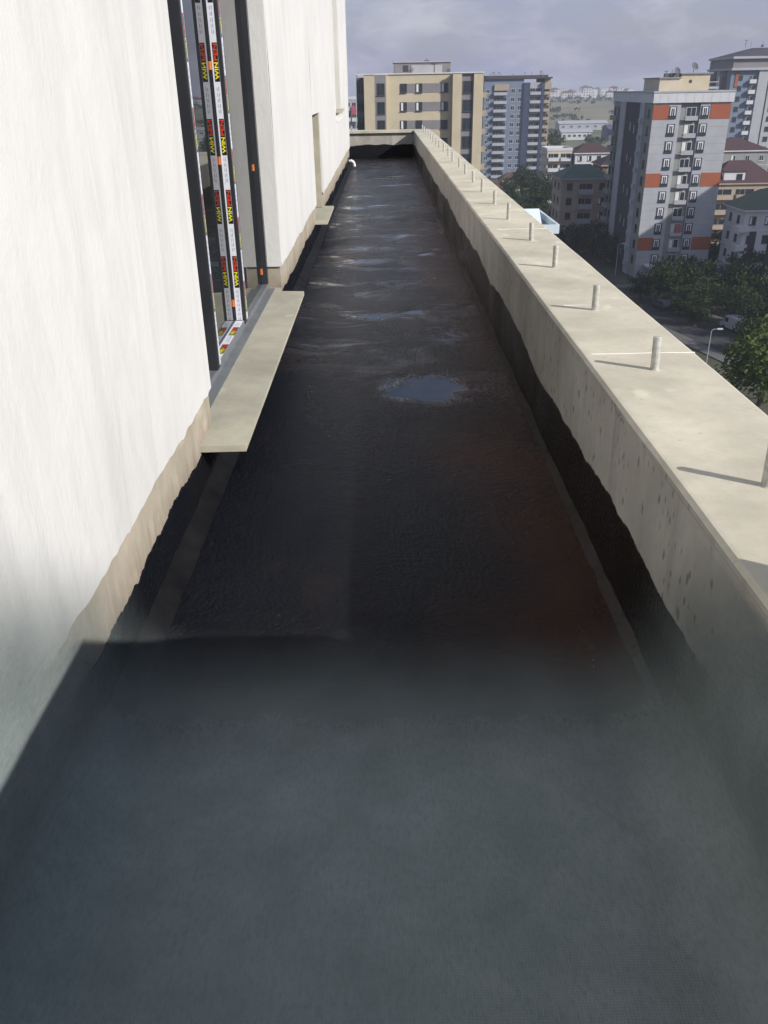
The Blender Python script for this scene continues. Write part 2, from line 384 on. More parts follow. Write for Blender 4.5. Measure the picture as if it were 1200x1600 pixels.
plaster(10.95, 12.2, 1.44, 5, False); plaster(12.2, 16.6, .43, 5); plaster(16.6, 18.3, .43, 1.33); plaster(16.6, 18.3, 3.6, 5, False); plaster(18.3, 22.6, .43, 5)
mb.face([(XW, 22.6, .43), (-6, 22.6, .43), (-6, 22.6, 5), (XW, 22.6, 5)])
mb.build('plaster', M['plaster'], bld, OFF)
mb = MB(); mb.box(-1.115, XW-.003, 6.962, 6.979, .425, 2.998); mb.build('window_reveal', M['plaster'], bld, OFF)
mb = MB(); mb.box(-1.055, XW-.003, 18.282, 18.299, 1.34, 3.598); mb.build('window_reveal', M['plaster'], bld, OFF)
mb = MB(); mb.box(-1.24, XC+.002, 12.184, 12.199, .262, 1.438); mb.build('window_reveal', M['sill'], bld, OFF)
def coat_l(y): return .215+.045*fbm(y*.9, 8.1)+.015*fr(y*2.6, 5)
tag(ragged(XC, -4, 22.57, coat_l).build('bitumen_upstand', M['bitu2'], bld, OFF), 'ragged brown black bitumen coat on the foot of the wall')
# sills
def sill(pts, z0, z1, name='window_sill'):
    b = MB(); n = len(pts); c = .004
    b.face([(x, y, z1) for x, y in pts]); b.face([(x, y, z0) for x, y in reversed(pts)])
    for i in range(n):
        (x, y), (u, v) = pts[i], pts[(i+1) % n]; b.face([(x, y, z0), (u, v, z0), (u, v, z1), (x, y, z1)])
    o = b.build(name, M['sill'], bld, OFF)
    bv = o.modifiers.new('bevel', 'BEVEL'); bv.width = c; bv.segments = 2; bv.limit_method = 'ANGLE'
    return o
sill([(-.8618, 3.53), (-.652, 3.535), (-.66, 6.80), (-.85, 6.82), (-.86, 6.955), (-1.11, 6.955), (-1.11, 3.84), (-.8618, 3.84)], .228, .258)
sill([(-.86, 10.75), (-.705, 10.76), (-.71, 12.35), (-.86, 12.35), (-.865, 12.18), (-1.2, 12.18), (-1.2, 10.96), (-.865, 10.96)], .228, .258)
mb = MB(); mb.box(-1.05, -.77, 16.5, 18.4, 1.34, 1.375); mb.build('window_sill', M['sill'], bld, OFF)
mb = MB(); mb.box(XW, -.775, 16.75, 16.83, 1.20, 1.335); mb.box(XW, -.775, 18.0, 18.08, 1.20, 1.335); split(mb, 'sill_bracket', M['pvc'], bld, OFF)
mb = MB(); mb.tube([(XC, 21.9, .16), (-.79, 21.9, .16), (-.74, 21.88, .14), (-.72, 21.87, .09), (-.715, 21.87, .03)], .034, 12); mb.cyl((-.80, 21.9, .16), (-.775, 21.9, .16), .043, n=12)
mb.build('drain_pipe', M['pvc'], bld, OFF, smooth=True)

# ---- the big window
win = MB(); XG, XF, XG2, XJ = -1.022, -.952, -1.002, -.962
win.box(XG-.03, XJ, 4.0, 6.961, .2585, .30, 1)                       # bottom profile
win.box(XG-.03, XJ, 6.895, 6.9605, .30, 2.99, 0)                      # far jamb
win.box(XG-.03, XJ, 3.84, 6.9605, 2.93, 2.992, 0)
window = win.build('window', [M['frame'], M['framesill']], bld, OFF)
b = MB(); b.box(XG-.06, -.905, 3.842, 6.9, .2583, .2655); b.build('drip_profile', M['framesill'], window)
for y0, y1, xg in ((3.9, 4.55, XG), (4.635, 5.60, XG), (5.70, 6.894, XG2)):
    b = MB(); b.box(xg-.012, xg, y0, y1, .30, 2.93); b.build('glass_pane', M['glass'], window)
for y0, y1 in ((4.55, 4.635), (5.60, 5.70)):
    b = MB(); b.box(XG-.03, XF, y0, y1, .3005, 2.93); b.box(XF, XF+.004, y0+.012, y1-.012, .31, 2.92); b.build('mullion', M['frame'], window)
b = MB(); b.box(XG-.02, XJ-.016, 6.880, 6.8945, .3005, 2.93); b.build('sash_bead', M['frame'], window)
b = MB(); b.box(XG-.02, XF-.006, 4.636, 5.599, .3005, .325); b.build('sash_rail', M['framesill'], window)
# protective film with the maker's printed name
def text_mesh(s):
    cu = bpy.data.curves.new('lettering', 'FONT'); cu.body = s; cu.size = 1; cu.align_x = 'LEFT'; cu.offset = .025; cu.resolution_u = 2
    o = bpy.data.objects.new('lettering', cu); C.objects.link(o); dg = bpy.context.evaluated_depsgraph_get(); dg.update()
    me = bpy.data.meshes.new_from_object(o.evaluated_get(dg)); bpy.data.objects.remove(o); return me
TW, TP = text_mesh('WIN'), text_mesh('PEN')
def fitted(me, w, h, mat, org, ux, uy):
    """text mesh stretched to w x h, laid at org along ux (reading) and uy (up)"""
    n = me.copy(); xs_ = [v.co.x for v in me.vertices]; ys_ = [v.co.y for v in me.vertices]
    ax, bx, ay, by = min(xs_), max(xs_), min(ys_), max(ys_); ux, uy = Vector(ux), Vector(uy); org = Vector(org)
    for v in n.vertices: v.co = org+ux*((v.co.x-ax)/(bx-ax)*w)+uy*((v.co.y-ay)/(by-ay)*h)
    n.materials.clear(); n.materials.append(mat); return n
def film(org, length, width, run, up, nrm, starts, lab=.205):
    """film strip from org along run (reading direction) with printed labels"""
    org, run, up, nrm = Vector(org), Vector(run), Vector(up), Vector(nrm)
    def quad(o, l, w, e, mat, name):
        b = MB(); q = [o, o+run*l, o+run*l+up*w, o+up*w]
        b.face([p+nrm*e for p in q]); 
        for i in range(4):
            a, c = q[i], q[(i+1) % 4]; b.face([a, c, c+nrm*e, a+nrm*e])
        return b.build(name, mat, window)
    quad(org, length, width, .0008, M['tape'], 'protective_film')
    for s in starts:
        l = min(lab, length-s)
        if l < .06: continue
        o = org+run*s+up*width*.02; quad(o, l, width*.74, .0014, M['black'], 'film_label')
        if l >= lab-.001:
            h = width*.58; o2 = o+up*width*.08+nrm*.0018
            put('lettering', fitted(TW, lab*.44, h, M['yellow'], o2+run*.012, run, up), window)
            put('lettering', fitted(TP, lab*.43, h, M['red'], o2+run*(.012+lab*.485), run, up), window)
    # fine print between the labels
    b = MB(); s = 0
    while s < length-.05:
        if not any(a-.03 < s < a+lab+.03 for a in starts):
            b.face([org+run*(s+i)+up*(width*j)+nrm*.0013 for i, j in ((0, .3), (.022, .3), (.022, .36), (0, .36))])
            b.face([org+run*(s+i)+up*(width*j)+nrm*.0013 for i, j in ((0, .55), (.018, .55), (.018, .60), (0, .60))])
        s += .03
    tag(b.build('fine_print', M['dgrey'], window), kind='stuff')
ST = [.215+i*.405 for i in range(6)]
# side of the middle mullion, facing the camera: reads upwards
film((XF-.018, 5.5995, .327), 2.55, .040, (0, 0, 1), (-1, 0, 0), (0, -1, 0), ST)
# fronts of both mullions
film((XF+.0042, 5.640, .32), 2.55, .045, (0, 0, 1), (0, 1, 0), (1, 0, 0), [.05+i*.405 for i in range(6)])
film((XF+.0042, 4.590, .32), 2.55, .030, (0, 0, 1), (0, 1, 0), (1, 0, 0), [.30+i*.405 for i in range(6)])
# rail of the middle sash
film((XF-.010, 4.66, .3255), .92, .052, (0, 1, 0), (-1, 0, 0), (0, 0, 1), [.14, .55], .20)
for y, z, xg in ((5.592, 1.30, XG), (5.592, .42, XG), (5.592, 1.82, XG), (6.874, 1.16, XG2), (6.874, .38, XG2)):
    b = MB(); b.box(xg, xg+.009, y-.008, y+.005, z, z+.045); b.build('orange_spacer', M['orange_clip'], window)

# ================================================================== THE PARAPET
par = empty('parapet_wall', (1.07, 9, 0)); POFF = (-1.07, -9, 0)
tag(par, 'long bare concrete parapet wall with steel pins on top, right of the walkway', 'wall')
mb = MB(); n = 300; P = []
for i in range(n+1):
    y = -4+30.0*i/n; a = .004*fbm(y*.8, 3.1); t = .003*fbm(y*.9, 9.7); lip = .004+.004*max(0, nz(y*2.1, 4))
    P += [(.832+a, y, -.3), (.832+a, y, .25+t), (.832+a*.6, y, .645+t), (.832-lip+a*.5, y, .652+t), (.832-lip+a*.5, y, .668+t), (.840+a*.5, y, .679+t), (.85, y, .680+t),
          (1.07, y, .6815+t*.6), (1.300, y, .680+t), (1.312+a, y, .675+t), (1.317+a, y, .665+t), (1.317, y, -.3)]
grid(P, n+1, 12, mb, flip=True)
for p, mmi in zip(range(len(mb.f)), range(len(mb.f))): pass
mb.m = [1 if (k % 11) in (4, 5, 6, 7, 8) else 0 for k in range(len(mb.f))]
mb.face([P[i] for i in range(12)]); mb.face([P[-1-i] for i in range(12)])
mb.build('wall_run', [M['parapet'], M['screed']], par, POFF)
mb = MB(); mb.box(-6, .831, 25.50, 25.97, -.3, .62, 0); mb.box(-6, .826, 25.43, 25.98, .62, .682, 1); mb.build('end_wall', [M['parapet'], M['screed']], par, POFF)
mb = MB(); rk = [(-4, .60), (1.44, .60), (1.44, 1.05), (.80, 1.53), (-4, 1.53)]      # unseen rake added on the parapet to shade the near sheet
mb.face([(.836, y, z) for y, z in reversed(rk)]); mb.face([(1.312, y, z) for y, z in rk])
for i in range(5): (y, z), (u, v_) = rk[i], rk[(i+1) % 5]; mb.face([(.836, y, z), (.836, u, v_), (1.312, u, v_), (1.312, y, z)])
o = mb.build('shade_rake', M['parapet'], par, POFF)
bv = o.modifiers.new('bevel', 'BEVEL'); bv.width = .012; bv.segments = 2
def coat_r(y): return .315+.05*fbm(y*.7, 4.4)+.013*fr(y*2.2, 6)+.045*max(0, min(1, (y-4)/6))
tag(ragged(.832, -4, 25.5, coat_r, face=-1).build('bitumen_upstand', M['bitu2'], par, POFF), 'ragged black bitumen coat along the foot of the parapet')
b = MB(); n = 90; P = []
for i in range(n+1):
    x = -6+6.83*i/n; zt = .30+.05*fbm(x*1.3, 7.7)+.03*nz(x*5, 1.2)
    for z, dy in ((-.01, .0045), (zt*.5, .005), (zt, 0)): P.append((x, 25.50-dy, z))
grid(P, n+1, 3, b, flip=False); b.build('bitumen_upstand', M['bitu2'], par, POFF)
# cement seams across the top
for yy, x0, x1, w in ((3.46, .87, 1.31, .011), (4.36, .93, 1.12, .010), (7.0, .90, 1.30, .008)):
    b = MB(); n = 24; P = []
    for i in range(n+1):
        x = x0+(x1-x0)*i/n; c = yy+.012*nz(x*6, yy); ww = w*(.6+.5*nz(x*9, yy*3)+.4)
        for dy, z in ((-ww/2, .6815), (0, .6845), (ww/2, .6815)): P.append((x, c+dy, z-.0012+.003*fbm(yy*.9, 9.7)))
    grid(P, n+1, 3, b, flip=True); b.build('cement_seam', M['seam'], par, POFF)
# steel pins
pin = MB(); H_ = .138
pin.cyl((0, 0, -.01), (0, 0, H_-.003), .0165, n=16); pin.cyl((0, 0, H_-.003), (0, 0, H_), .0165, .0135, n=16)
pin.cyl((0, 0, -.004), (0, 0, .004), .030, .020, n=14)
pme = pin.mesh('pin', M['pin'])
PY = [2.133, 3.231, 4.254, 5.384, 6.431, 7.55, 8.64, 9.70, 10.75, 11.85, 12.95, 14.05, 15.15, 16.25, 17.35, 18.45, 19.55, 20.65, 21.75, 22.85, 23.95, 25.05]
for i, y in enumerate(PY):
    o = put('pin', pme, par, (1.075+rnd.uniform(-.012, .012)-1.07, y-9, .680)); o.rotation_euler = (R(rnd.uniform(-3.5, 3.5)), R(rnd.uniform(-4, 3)), rnd.uniform(0, 3)); o.scale.z = rnd.uniform(.90, 1.08)

# ================================================================== ADDED SHEET STANDING IN FOR A BLURRED FOREGROUND
mb = MB(); NS, NY = 130, 110; P = []; fade = []
def section(s):
    """path over left wall, floor, right wall: returns x, z, inward normal"""
    hl, hr, xl, xr, r = .98, .645, -.838, .822, .20
    Ls = [hl-r, r*math.pi/2, xr-xl-2*r, r*math.pi/2, hr-r]; d = s*sum(Ls)
    if d < Ls[0]: return xl, hl-d, (1, 0)
    d -= Ls[0]
    if d < Ls[1]: a = d/r; return xl+r-r*math.cos(a), r-r*math.sin(a), (math.cos(a), math.sin(a))
    d -= Ls[1]
    if d < Ls[2]: return xl+r+d, 0, (0, 1)
    d -= Ls[2]
    if d < Ls[3]: a = d/r; return xr-r+r*math.sin(a), r-r*math.cos(a), (-math.sin(a), math.cos(a))
    return xr, r+d-Ls[3], (-1, 0)
for i in range(NS):
    x, z, nn = section(i/(NS-1))
    for j in range(NY):
        y = -1.5+4.25*j/(NY-1)
        w = .012+.007*fbm(x*2.2+z, y*1.6, 11)+.004*nz(x*5+z*4, y*3.3, 5)
        w = max(w, .006)
        P.append((x+nn[0]*w, y, z+nn[1]*w)); fade.append(2.44-1.36*z-y+.40*min(1, z/.40))
grid(P, NS, NY, mb, flip=True)
keep = [k for k, f in enumerate(mb.f) if max(fade[q] for q in f) > -.08]
mb.f = [mb.f[k] for k in keep]; mb.m = [0]*len(mb.f)
fme = mb.mesh('fill_sheet', M['fill'], True)
at = fme.attributes.new('fade', 'FLOAT', 'POINT'); at.data.foreach_set('value', fade)
fl = put('fill_sheet', fme); tag(fl, 'grey green fleece sheet made up for a blurred foreground, fading out over the near end of the walkway', 'sheet')

# ================================================================== CITY
_wc = {}
def win_mesh(w, h, frame='white', kind='plain'):
    k = (round(w, 2), round(h, 2), frame, kind)
    if k in _wc: return _wc[k]
    b = MB(); f = min(.10, w*.09); d = .07
    if kind == 'navy':                            # french window in a dark surround with a light inner frame and a rail
        b.box(-w/2, w/2, -.05, 0, 0, h, 2)
        b.box(-w*.30, w*.30, -.07, -.0505, h*.28, h*.92, 1); b.box(-w*.32, -w*.20, -.10, -.05, h*.25, h*.93, 0); b.box(w*.20, w*.32, -.10, -.05, h*.25, h*.93, 0)
        b.box(-w*.20, w*.20, -.10, -.05, h*.84, h*.93, 0); b.box(-.04, .04, -.09, -.05, h*.28, h*.84, 0)
        b.box(-w*.46, w*.46, -.16, -.12, h*.26, h*.29, 3); b.box(-w*.46, w*.46, -.16, -.12, h*.03, h*.06, 3)
        for i in range(7): x = -w*.44+w*.88*i/6; b.box(x-.018, x+.018, -.155, -.125, h*.06, h*.26, 3)
        me = b.mesh('window', [M['curtain'], M['fglass'], M['navy'], M['dframe']])
    else:
        b.box(-w/2+f, w/2-f, -.03, 0, f, h-f, 1)
        for x0, x1, z0, z1 in ((-w/2, -w/2+f, 0, h), (w/2-f, w/2, 0, h), (-w/2+f, w/2-f, 0, f), (-w/2+f, w/2-f, h-f, h), (-f*.4, f*.4, f, h-f)): b.box(x0, x1, -d, 0, z0, z1, 0)
        b.box(-w/2-.06, w/2+.06, -.16, 0, -.08, -.002, 0)
        if kind == 'curtain': b.box(-w/2+f+.02, -w*.1, -.036, -.031, f, h-f-.02, 2)
        me = b.mesh('window', [M[frame], M['fglass'], M['curtain']])
    _wc[k] = me; return me
def wins(root, xs_, zs_, w, h, y=0., frame='white', kind='plain', side=False, mixk=False):
    for z in zs_:
        for x in xs_:
            k = kind if not mixk or rnd.random() < .6 else 'curtain'
            if side: o = put('window', win_mesh(w, h, frame, k), root, (y, x, z), -math.pi/2)
            else: o = put('window', win_mesh(w, h, frame, k), root, (x, y, z))
def balcony(root, x, z, w, d=1.1, y=0., mat='white', h=1.0, open_h=2.2, rot=0, glass=False):
    key = ('balc', round(w, 2), round(d, 2), mat, h, open_h, glass)
    if key not in _wc:
        b = MB(); b.box(-w/2, w/2, -d, 0, -.15, 0, 0)
        m_ = 2 if glass else 0
        b.box(-w/2, w/2, -d, -d+.1, 0.002, h, m_); b.box(-w/2, -w/2+.1, -d+.1, 0, .002, h, m_); b.box(w/2-.1, w/2, -d+.1, 0, .002, h, m_)
        b.box(-w/2, w/2, -d-.03, -d+.13, h+.002, h+.07, 0)
        b.box(-w/2+.15, w/2-.15, -.04, 0, .002, open_h, 1); b.box(-.05, .05, -.07, -.04, .01, open_h, 0); b.box(-w/4-.03, -w/4+.03, -.07, -.04, .01, open_h, 0)
        _wc[key] = b.mesh('balcony', [M[mat], M['fglass'], M['metal']])
    return put('balcony', _wc[key], root, (x, y, z), rot)
def dish(root, x, y, z, r=.6):
    b = MB(); b.cyl((0, 0, 0), (0, 0, .9), .05, n=6)
    c = Vector((0, -.15, 1.0)); ax = Vector((.3, -.8, .5)).normalized(); u = ax.orthogonal().normalized(); w = ax.cross(u)
    ring = lambda rr, dd: [c+ax*dd+(u*math.cos(t)+w*math.sin(t))*rr for t in [i*math.pi/6 for i in range(12)]]
    a_, b_ = ring(r, .25), ring(r*.5, .06)
    for i in range(12): b.face([a_[i], a_[(i+1) % 12], b_[(i+1) % 12], b_[i]])
    b.face(list(reversed(b_))); b.cyl(c, c+ax*.6, .03, n=5)
    return b.build('satellite_dish', M['dgrey'], root, (x, y, z))
def antennas(root, x0, x1, y, z, n, seed):
    rr = random.Random(seed)
    for i in range(n):
        b = MB(); h = rr.uniform(.8, 2.6); b.cyl((0, 0, 0), (0, 0, h), .06, n=5)
        if rr.random() < .6: b.box(-.5, .5, -.03, .03, h*.8, h*.86)
        if rr.random() < .4: b.box(-.35, .35, -.35, .35, 0, .7)
        b.build('antenna', M['dgrey'], root, (rr.uniform(x0, x1), y+rr.uniform(0, 3), z))

# ---- cream block straight ahead
r = empty('apartment_block', (-3.6, 178, GZ)); tag(r, 'cream and grey striped apartment block beyond the end of the parapet', 'building'); Hh = 37.7; FL = 3.19
b = MB(); b.box(2, 15.5, .9, 16, 0, Hh, 0); b.box(0, 2, 0, 16, 0, Hh, 0); b.box(4.2, 4.4, .3, .9, 0, Hh, 0)
b.box(16.9, 18.6, -.5, 16, 0, Hh, 0); b.box(20.9, 22.7, -.5, 16, 0, Hh, 0); b.box(15.5, 16.9, .899, 15.9, 0, Hh, 0)
b.build('wall', M['cream'], r)
b = MB(); b.box(2.001, 4.199, .25, .9, 0, Hh-.02, 0); b.box(18.601, 20.899, -.1, 16, 0, Hh-.02, 0); split(b, 'grey_strip', M['grey'], r)
b = MB(); b.box(-1.5, 0, 2.5, 15, 0, Hh-.4); b.build('side_bay', M['dgrey'], r)
b = MB(); b.box(22.7, 23.0, 1, 15, 0, Hh-.4); b.build('side_bay', M['char'], r)
b = MB(); b.box(-1.6, 2.05, -.12, .2, Hh, Hh+.22); b.box(2.05, 16.85, .7, 1.1, Hh, Hh+.22); b.box(16.85, 22.8, -.62, -.2, Hh, Hh+.22); b.box(-1.6, -1.3, .2, 16, Hh, Hh+.22); b.box(22.5, 22.8, -.2, 16, Hh, Hh+.22); b.build('roof_edge', M['white'], r)
for i in range(10):
    z = Hh-1.55-FL*i-1.65
    b = MB(); b.box(6.9, 16.2, .84, .9, z+.05, z+1.62); b.build('grey_band', M['grey'], r)
    for x in (7.6, 10.55, 15.4): put('window', win_mesh(1.25, 1.57, 'dframe', rnd.choice(('plain', 'plain', 'curtain'))), r, (x, .84, z+.07))
    put('window', win_mesh(1.5, 2.1, 'dframe'), r, (3.2, .25, z-.35)); put('window', win_mesh(1.75, 2.1, 'dframe'), r, (19.75, -.1, z-.2))
    balcony(r, -.72, z-.9, 1.4, .9, 2.5, 'dgrey', 1.0, 2.3); b = MB(); b.box(22.7, 23.5, -.2, 3, z-1.0, z-.1); b.build('balcony', M['tan'], r)
b = MB(); b.box(5.9, 16.8, 5, 13, Hh, Hh+2.05, 0); b.box(5.7, 17.0, 4.8, 13.2, Hh+2.05, Hh+2.25, 1); b.box(7.6, 8.6, 4.95, 5, Hh+.5, Hh+1.6, 2); b.box(9.2, 15.2, 4.93, 5, Hh+.2, Hh+1.6, 1); b.build('roof_house', [M['grey'], M['lgrey'], M['char']], r)
antennas(r, 6, 19, 4, Hh+.2, 7, 3)

# ---- blue-grey tower behind it
r = empty('apartment_tower', (41.8, 385, GZ)); tag(r, 'tall blue grey apartment tower with navy stripes and white balconies, behind the cream block', 'building'); Hh = 38.2; FL = 3.18
b = MB(); b.box(0, 16.3, .01, 22, 0, Hh); b.build('wall', M['bluegrey'], r)
b = MB(); b.box(16.3, 18.9, -.6, 22, 0, Hh-1.4); b.box(23.6, 24.9, -.6, 22, 0, Hh-1.4); split(b, 'navy_strip', M['navy'], r)
b = MB(); b.box(18.9, 23.6, .4, 22, 0, Hh-1.4); b.build('wall', M['lgrey'], r)
b = MB(); b.box(24.9, 27.6, 1.2, 22, 0, Hh); b.build('wall', M['tan'], r)
b = MB(); b.box(4.2, 10.2, -.7, .005, Hh-4.2, Hh-1.9); b.box(24.0, 27.8, .2, 1.2, Hh-4.0, Hh-1.8); split(b, 'orange_panel', M['tan'], r)
b = MB(); b.box(-.3, 27.9, -.8, 22.3, Hh, Hh+.5); b.box(1, 26.5, 2, 20, Hh+.5, Hh+1.3); b.build('roof_edge', M['char'], r)
for i in range(11):
    z = Hh-5.2-FL*i
    put('window', win_mesh(1.5, 1.5, 'white'), r, (1.6, .01, z))
    balcony(r, 6.7, z-.6, 5.4, 1.3, .01, 'lgrey', .95, 2.2)
    wins(r, (12.0, 14.9), (z,), 1.7, 1.7, .01, 'white'); balcony(r, 21.2, z-.6, 4.4, 1.2, .4, 'lgrey', .95, 2.2); balcony(r, 26.2, z-.6, 2.4, 1.3, 1.2, 'tan', .95, 2.2)
antennas(r, 0, 25, 2, Hh+.5, 16, 5)

# ---- orange-banded tower on the right
r = empty('apartment_tower', (50.6, 173, GZ)); tag(r, 'white apartment tower with orange bands and a white cornice, right of the parapet', 'building'); Hh = 33.8
b = MB(); b.box(0, 5.15, 0, 29.5, 0, Hh-1.7); b.box(8.85, 14.5, .001, 29.5, 0, Hh-1.7); b.build('wall', M['lgrey'], r)
b = MB(); b.box(5.15, 8.85, .45, 29, 0, Hh-1.7); b.build('recessed_bay', M['mgrey'], r)
b = MB(); b.box(-.25, 14.8, -.35, 29.8, Hh-1.68, Hh); b.build('cornice', M['white'], r)
for i in range(9):
    x = .9+i*1.6; b = MB(); b.box(x, x+.05, -.365, -.35, Hh-1.6, Hh-.1); b.build('cornice_joint', M['metal'], r)
b = MB(); b.box(-.35, 14.9, -.45, 29.9, Hh+.002, Hh+.28); b.build('cornice_cap', M['lgrey'], r)
for z in range(10):
    zz = Hh-3.6-2.98*z
    if z in (0, 4, 8):
        b = MB(); b.box(0.0, 2.95, -.06, 0, zz-.9, zz+1.6); b.box(10.75, 14.52, -.06, .001, zz-.9, zz+1.6); split(b, 'orange_band', M['orange'], r)
    else:
        for q in (-.95, .75): b = MB(); b.box(.0, 2.7, -.012, 0, zz+q, zz+q+.04); b.box(10.9, 14.5, -.012, .001, zz+q, zz+q+.04); split(b, 'panel_joint', M['mgrey'], r)
    put('window', win_mesh(1.5, 2.15, kind='navy'), r, (3.7, 0, zz-.85)); put('window', win_mesh(1.5, 2.15, kind='navy'), r, (9.75, .001, zz-.85))
    put('window', win_mesh(1.9, 1.7, 'white', 'curtain' if z % 3 else 'plain'), r, (7.3, .45, zz-.55))
    b = MB(); b.box(6.2, 8.5, -.25, .45, zz-1.15, zz-1.0, 0); b.box(6.2, 8.5, -.25, -.19, zz-1.0, zz-.35, 1); b.build('balcony', [M['lgrey'], M['metal']], r)
b = MB(); b.box(7.0, 8.1, -.30, -.26, Hh-25.0, Hh-23.4); b.build('hanging_cloth', M['pink'], r)
# left (shaded) flank: pilasters and the dark stair strip
b = MB(); b.box(-.10, 0, 7.7, 18.6, 0, Hh-1.7); b.build('dark_strip', M['char'], r)
b = MB(); b.box(-.35, 0, 4.6, 7.7, 0, Hh-1.7); b.box(-.35, 0, 18.6, 22.6, 0, Hh-1.7); split(b, 'pilaster', M['lgrey'], r)
b = MB(); b.box(-.02, 0, .2, 4.6, 0, Hh-1.7); b.box(-.02, 0, 22.6, 29.3, 0, Hh-1.7); split(b, 'flank_panel', M['mgrey'], r)
for z in range(10):
    zz = Hh-4.3-2.98*z
    wins(r, (2.4, 25.0, 27.8), (zz,), 1.3, 1.6, -.02, 'dframe', side=True)
    b = MB(); b.box(-1.0, -.02, 23.6, 28.6, zz-1.0, zz-.1); b.build('balcony', M['mgrey'], r)
    b = MB(); b.box(-.8, -.35, 5.2, 6.6, zz-.9, zz-.1); b.build('balcony', M['lgrey'], r)
    if z % 2: b = MB(); b.box(-.14, -.10, 11.2, 11.7, zz, zz+1.5); b.box(-.14, -.10, 14.2, 14.7, zz+.4, zz+1.9); b.build('window', M['metal'], r)
b = MB(); b.box(6.4, 11.9, 6, 16, Hh+.28, Hh+3.1, 0); b.box(2.2, 6.4, 5.5, 16, Hh+.28, Hh+2.4, 1); b.box(6.2, 12.4, 5.7, 16.3, Hh+3.1, Hh+3.3, 2); b.box(2.0, 6.3, 5.2, 16.2, Hh+2.4, Hh+2.6, 2); b.box(8.0, 8.5, 5.95, 6, Hh+1.6, Hh+2.1, 3)
b.build('roof_house', [M['cream'], M['beige'], M['mgrey'], M['char']], r)
b = MB(); b.box(12.0, 13.9, 6.2, 8, Hh+.5, Hh+.9); b.box(12.0, 13.8, 6.2, 8, Hh+1.6, Hh+1.75); b.cyl((13.7, 6.3, Hh+.3), (13.7, 6.3, Hh+2.6), .05, n=5); b.build('roof_stair', M['metal'], r)
dish(r, 5.2, 5.6, Hh+2.6, .65); dish(r, 8.6, 6.2, Hh+3.3, .75); antennas(r, 3, 6, 6, Hh+2.6, 4, 8)
b = MB(); b.box(1.6, 3.4, -4.2, 0, 2.6, 2.85); b.cyl((1.75, -4.0, 0), (1.75, -4.0, 2.6), .09, n=6); b.cyl((3.25, -4.0, 0), (3.25, -4.0, 2.6), .09, n=6); b.box(3.4, 9, -4.1, -3.9, 0, 1.2); b.build('entrance_porch', M['white'], r)

# ---- tall tower at the right edge
r = empty('apartment_tower', (117, 315, GZ)); tag(r, 'tall grey tower with dark hipped roof at the right edge, behind the orange banded tower', 'building'); Hh = 39.0; FL = 3.15
b = MB(); b.box(0, 9, 0, 22, 0, Hh); b.build('wall', M['bluegrey'], r)
b = MB(); b.box(9, 12.2, -.8, 22, 0, Hh); b.box(12.9, 30, -.4, 22, 0, Hh-2); b.build('wall', M['lgrey'], r)
b = MB(); b.box(12.2, 12.9, -.3, 22, 0, Hh-1); b.build('dark_joint', M['char'], r)
b = MB(); b.box(-.6, 30, -1.3, 22.5, Hh, Hh+.7); b.box(-.6, 30, -1.3, 22.5, Hh+3.4, Hh+4.1); b.build('roof_edge', M['lgrey'], r)
b = MB(); b.box(0, 29.5, -.3, 22, Hh+.7, Hh+3.4); b.build('top_storey', M['grey'], r)
b = MB(); c8 = [(0, 0, Hh+4.1), (30, 0, Hh+4.1), (30, 22, Hh+4.1), (0, 22, Hh+4.1), (9, 9, Hh+6.8), (22, 9, Hh+6.8)]
for q in ((0, 1, 5, 4), (1, 2, 5), (2, 3, 4, 5), (3, 0, 4)): b.face([c8[i] for i in q])
b.build('roof', M['char'], r); antennas(r, 6, 20, 8, Hh+7, 5, 12)
b = MB(); b.box(-.3, 0, 4, 8, 0, Hh); b.box(-.3, 0, 14, 17, 0, Hh); split(b, 'flank_strip', M['brown'], r)
b = MB(); b.box(-.5, 0, 10.5, 12, 0, Hh); split(b, 'pilaster', M['lgrey'], r)
b = MB(); b.box(1.4, 2.4, -.2, 0, Hh-5, Hh-.5); split(b, 'orange_panel', M['orange'], r)
for i in range(10):
    z = Hh-3.0-FL*i
    put('window', win_mesh(1.5, 1.5, 'dframe'), r, (3.2, 0, z)); balcony(r, 7.2, z-.8, 2.2, 1.2, 0, 'white', 1.0, 2.1); put('window', win_mesh(1.6, 1.5, 'dframe'), r, (14.8, -.4, z)); put('window', win_mesh(1.6, 1.5, 'dframe'), r, (18.4, -.4, z))
    wins(r, (5.9, 19.5), (z,), 1.2, 1.5, -.3, 'dframe', side=True)

